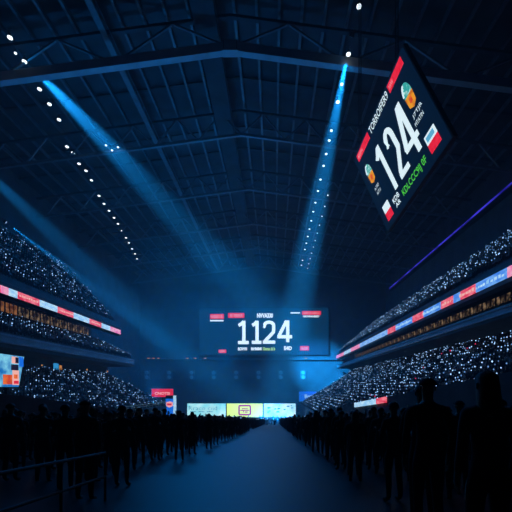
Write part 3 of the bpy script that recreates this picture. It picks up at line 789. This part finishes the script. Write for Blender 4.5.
y = 3.0
while y < 95.5:
    x = TL+.5
    while x < TR-.4:
        px = x+rnd.uniform(-.16,.16); py = y+rnd.uniform(-.16,.16)
        if not (-2.95 < px < 1.25) and all((px-a)**2+(py-b)**2 > .72 for a, b in taken) and 274+360*px/py > -40 and 274+360*px/py < 545:
            if rnd.random() < .86: cand.append((px, py))
        x += .95
    y += .95
cand.sort(key=lambda c: c[0]**2+c[1]**2)
for px, py in cand[:290]:
    hk = rnd.choice(['short','short','long','cap']); b = rnd.choice([0,1,2,3,0,1,4] if py > 9 else [0,1,2,3])
    side = 'left' if px < 0 else 'right'
    row = 'front' if py < 8 else ('middle' if py < 14 else 'rear')
    hn = {'short': 'short-haired', 'long': 'long-haired', 'cap': 'capped'}[hk]
    person(px, py, rnd.uniform(1.52, 1.74), b, hk, '%s person standing in crowd %s of the aisle, %s rows' % (hn, side, {'front':'nearest','middle':'further','rear':'furthest'}[row]),
           '%s people in the %s rows, %s crowd' % (hn, row, side), rnd.uniform(-.3,.3))
# simple figures for the far crowd and the stands: head, torso, thighs or legs
def blob(cx, cy, cz, rx, ry, rz, n=6, rings=(-.75, 0, .75)):
    v = []; f = []
    v.append((cx, cy, cz-rz))
    for q in rings:
        w = math.sqrt(max(0, 1-q*q))
        for i in range(n): v.append((cx+rx*w*math.cos(2*math.pi*i/n), cy+ry*w*math.sin(2*math.pi*i/n), cz+rz*q))
    v.append((cx, cy, cz+rz)); L = len(rings)
    for i in range(n):
        f.append((0, 1+(i+1)%n, 1+i)); f.append((len(v)-1, 1+(L-1)*n+i, 1+(L-1)*n+(i+1)%n))
        for r in range(L-1): f.append((1+r*n+i, 1+r*n+(i+1)%n, 1+(r+1)*n+(i+1)%n, 1+(r+1)*n+i))
    return v, f
def figure(seated):
    v = []; f = []; m = []
    def add(vf, k):
        o = len(v); v.extend(vf[0]); f.extend([tuple(o+a for a in q) for q in vf[1]]); m.extend([k]*len(vf[1]))
    if seated:      # faces +y, feet at z = 0
        add(blob(0,0,1.20,.10,.11,.13), 0); add(blob(0,-.02,.80,.22,.14,.34,8,(-.8,-.2,.6)), 1)
        for s in (-1,1):
            add(blob(s*.1,.2,.50,.09,.26,.09), 2); add(blob(s*.1,.38,.25,.07,.07,.27), 2); add(blob(s*.24,.1,.75,.06,.16,.22), 1)
    else:
        add(blob(0,0,1.60,.10,.11,.13), 0); add(blob(0,0,1.17,.23,.14,.34,8,(-.8,-.2,.6)), 1)
        for s in (-1,1):
            add(blob(s*.1,0,.45,.10,.11,.48), 2); add(blob(s*.25,.03,1.1,.06,.08,.32), 1)
    return np.array(v), f, m
FIG_SEAT = figure(True); FIG_STAND = figure(False)
def fig_mesh(name, F, mats):
    me = bpy.data.meshes.new(name); me.from_pydata([tuple(a) for a in F[0]], [], F[1])
    for q in mats: me.materials.append(M[q])
    me.polygons.foreach_set('material_index', F[2]); me.polygons.foreach_set('use_smooth', [True]*len(F[1])); me.update()
    return me
def mass(name, F, places, mats, lab, cat):
    """places: (x, y, z, heading, scale, shade) -> one mesh"""
    V, Fc, Mi = F; n = len(V); allv = []; allf = []; allm = []
    for k, (x, y, z, h, s, sh) in enumerate(places):
        c, sn = math.cos(h), math.sin(h); A = V*s
        allv.append(np.stack([A[:,0]*c-A[:,1]*sn+x, A[:,0]*sn+A[:,1]*c+y, A[:,2]+z], 1))
        o = k*n; allf += [tuple(o+a for a in q) for q in Fc]
        allm += [(0 if q == 0 else (1+sh if q == 1 else 4)) for q in Mi]
    me = bpy.data.meshes.new(name); me.from_pydata(np.concatenate(allv).tolist(), [], allf)
    for q in mats: me.materials.append(M[q])
    me.polygons.foreach_set('material_index', allm); me.update()
    o = bpy.data.objects.new(name, me); COL.objects.link(o); o.location = (0, 0, CZ)
    return tag(o, lab, cat, kind='stuff')
def speck(mb, x, y, z, r, m):  # made-up glowing shape standing in for a bright speck in the crowd
    mb.add([(x+r,y,z),(x,y+r,z),(x-r,y,z),(x,y-r,z),(x,y,z+r*1.2),(x,y,z-r*1.2)], [(0,1,4),(1,2,4),(2,3,4),(3,0,4),(1,0,5),(2,1,5),(3,2,5),(0,3,5)], m)
    mb.add([(x-.02,y,z-r),(x+.02,y-.01,z-r),(x+.02,y+.02,z-r),(x,y,z-r-.18)], [(0,1,2),(0,3,1),(1,3,2),(2,3,0)], 'black')
def pmass(name, places, mats, lab, cat):
    """hand-held light sticks: (x, y, z, heading, size, material index)"""
    mb = MB()
    for x, y, z, h, s, mi in places:
        speck(mb, x, y, z, .10*s, mats[mi])
    o = mb.build(name); o.location = (0, 0, CZ)
    return tag(o, lab, cat, kind='stuff')
SM = ['skin', 'spec_dark', 'spec_light', 'cloth1', 'denim']
far = [(px, py, step_ground(py), rnd.uniform(-.3,.3), rnd.uniform(.92,1.04), rnd.choice([0,0,2])) for px, py in cand[290:]]
for k in range(300):
    far.append((rnd.uniform(-24, 9.5), rnd.uniform(97, 109), -10, rnd.uniform(-.4,.4), rnd.uniform(.92,1.04), rnd.choice([0,0,1,2])))
mass('floor_crowd', FIG_STAND, far, SM, 'dense standing crowd filling the floor towards the lit far screens', 'crowd')
# seated spectators in the stands and the glowing specks among them
seats = []
for nm, t in TIERS.items():
    left = nm.startswith('left'); head = -math.pi/2 if left else math.pi/2
    ylo, yhi = (40, 89.6) if left else (33, 143.6)
    if nm == 'left lower': ylo = 28
    rows = seat_rows(t['front'], t['back'], t['rows'])
    if nm == 'left upper': rows = rows[1:]
    for ri, (x, z) in enumerate(rows):
        y = ylo
        while y < yhi:
            bay = int((y-ylo)/11.5)
            if (y-ylo) - bay*11.5 < .9: y += .9; continue        # stairway between two blocks of seats
            if rnd.random() < .9:
                seats.append((nm, x + (-.12 if left else .12), y+rnd.uniform(-.06,.06), z, head+rnd.uniform(-.25,.25), rnd.uniform(.9,1.05), rnd.choice([0,0,0,1,2])))
            y += .62
def in_view(x, y, z):
    u, v = 274+360*x/y, 388-360*(z+1)/y
    if not (-6 < u < 518): return False
    lim = 411+(u-312)*-.23 if u > 300 else 394+u*.128
    return v < lim
vis = sorted([s for s in seats if in_view(s[1], s[2], s[3])], key=lambda s: s[1]**2+s[2]**2+s[3]**2)
near = set(id(s) for s in vis[:300])
SEATME = [fig_mesh('spectator', FIG_SEAT, ['skin', q, 'denim']) for q in ('spec_dark', 'spec_light', 'cloth1')]
CL = ['dark grey', 'pale', 'navy']
for s in vis[:300]:
    o = bpy.data.objects.new('spectator', SEATME[s[6]]); COL.objects.link(o); o.location = P(s[1], s[2], s[3]); o.rotation_euler = (0,0,s[4]); o.scale = (s[5],)*3
    tag(o, 'small seated spectator in %s top, near end of %s tier' % (CL[s[6]], s[0]), 'spectator', '%s-topped spectators at the near end of the %s tier' % (CL[s[6]], s[0]))
for nm in TIERS:
    mass('seated_crowd', FIG_SEAT, [s[1:] for s in seats if s[0] == nm and id(s) not in near], SM, 'rows of tiny seated spectators filling the %s tier' % nm, 'crowd')
PM = ['phone', 'phone_dim', 'phone_red']
ph = []
for s in seats:
    q = rnd.random(); p = {'left upper': .42, 'left middle': .26, 'left lower': .38, 'right upper': .40, 'right lower': .50}[s[0]]*(1 if s[2] < 60 else (.75 if s[2] < 90 else .5))
    if q < p:
        dx = math.copysign(.42, -s[1]); mi = 0 if q < p*(.5 if s[0] == 'right lower' else .42) else 1
        if s[0] == 'right lower' and 50 < s[2] < 66 and rnd.random() < .05: mi = 2
        ph.append((s[1]+dx, s[2]+rnd.uniform(-.08,.08), s[3]+rnd.uniform(1.0,1.2)*s[5], s[4], rnd.uniform(.7, 1.15), mi, s[0]))
pv = sorted([p for p in ph if in_view(p[0], p[1], p[2]-1)], key=lambda p: p[0]**2+p[1]**2+p[2]**2)
pn = set(id(p) for p in pv[:300])
def speck_me(mi):
    mb = MB(); speck(mb, 0, 0, 0, .10, PM[mi]); o = mb.build('light_stick'); me = o.data; bpy.data.objects.remove(o); return me
PME = [speck_me(i) for i in range(3)]
PL = ['white light stick', 'dim blue light stick', 'red light stick']
for p in pv[:300]:
    o = bpy.data.objects.new('light_stick', PME[p[5]]); COL.objects.link(o); o.location = P(*p[:3]); o.rotation_euler = (0,0,p[3]); o.scale = (p[4],)*3
    tag(o, 'tiny %s held in the near end of the %s tier' % (PL[p[5]], p[6]), 'light stick', '%ss at the near end of the %s tier' % (PL[p[5]], p[6]))
for nm in TIERS:
    pmass('light_sticks', [p[:6] for p in ph if p[6] == nm and id(p) not in pn], PM, 'many tiny glowing light sticks glittering over the %s tier' % nm, 'light sticks')
fl = []
for x, y, z, h, s, sh in far:
    if rnd.random() < (.45 if y > 97 else .12): fl.append((x+.1, y-.25, z+rnd.uniform(1.3,1.75), 0, rnd.uniform(.7,1.3), 0 if rnd.random() < .5 else 1))
pmass('light_sticks', fl, PM, 'scattered tiny glowing light sticks over the far floor crowd', 'light sticks')
# aisle barrier at the lower left
r = tag(empty('crowd_barrier', P(-2.72, 2.2, ground(2.2))), 'low steel crowd barrier along the left side of the aisle, lower left', 'barrier')
gz = lambda y, h: ground(y)+h-ground(2.2)
for h, nm in ((.80, 'top_rail'), (.42, 'lower_rail')):
    mb = MB(); mb.tube((0,0,gz(2.2,h)), (0,3.6,gz(5.8,h)), .022, 'barrier', 8); mb.build(nm, r)
for k in range(4):
    yy = 2.2+1.2*k; mb = MB(); mb.tube((0,yy-2.2,gz(yy,-.06)), (0,yy-2.2,gz(yy,.8)), .02, 'barrier', 8); mb.build('post', r)
# ------------------------------------------------------------------ haze
def haze_box(name, b, dens, lab):
    mb = MB(); mb.box(*b, 'haze'); o = mb.build(name); o.location.z = CZ
    tag(o, lab, 'haze', kind='stuff'); return o
def hz(nt, out):
    N = nt.nodes; Lk = nt.links
    v = N.new('ShaderNodeVolumeScatter'); v.inputs['Color'].default_value = (.9, .95, 1, 1); v.inputs['Anisotropy'].default_value = .25
    tc = N.new('ShaderNodeTexCoord'); sp = N.new('ShaderNodeSeparateXYZ'); Lk.new(tc.outputs['Object'], sp.inputs[0])
    mr = N.new('ShaderNodeMapRange'); mr.inputs['From Min'].default_value = -10; mr.inputs['From Max'].default_value = 46
    Lk.new(sp.outputs['Z'], mr.inputs['Value'])
    r = N.new('ShaderNodeValToRGB'); e = r.color_ramp.elements
    for p, c in ((0, .28), (.34, .32), (.60, 1.05), (.74, .6), (.95, .08)):
        q = e[0] if p == 0 else (e[1] if p == .95 else e.new(p)); q.position = p; q.color = (c, c, c, 1)
    Lk.new(mr.outputs[0], r.inputs['Fac'])
    n = N.new('ShaderNodeTexNoise'); n.inputs['Scale'].default_value = .06; n.inputs['Detail'].default_value = 2; Lk.new(tc.outputs['Object'], n.inputs['Vector'])
    m1 = N.new('ShaderNodeMath'); m1.operation = 'MULTIPLY_ADD'; m1.inputs[1].default_value = 1.4; m1.inputs[2].default_value = .3; Lk.new(n.outputs['Fac'], m1.inputs[0])
    m2 = N.new('ShaderNodeMath'); m2.operation = 'MULTIPLY'; Lk.new(m1.outputs[0], m2.inputs[0]); Lk.new(r.outputs['Color'], m2.inputs[1])
    m3 = N.new('ShaderNodeMath'); m3.operation = 'MULTIPLY'; m3.inputs[1].default_value = .0085; Lk.new(m2.outputs[0], m3.inputs[0])
    Lk.new(m3.outputs[0], v.inputs['Density']); Lk.new(v.outputs[0], out.inputs['Volume'])
M['haze'] = node_mat('thin_stage_haze', hz)
haze_box('stage_haze', (XL+.05, XR-.05, -11, YE-.05, -9.95, 44), .003, 'thin blue-lit haze filling the whole arena')
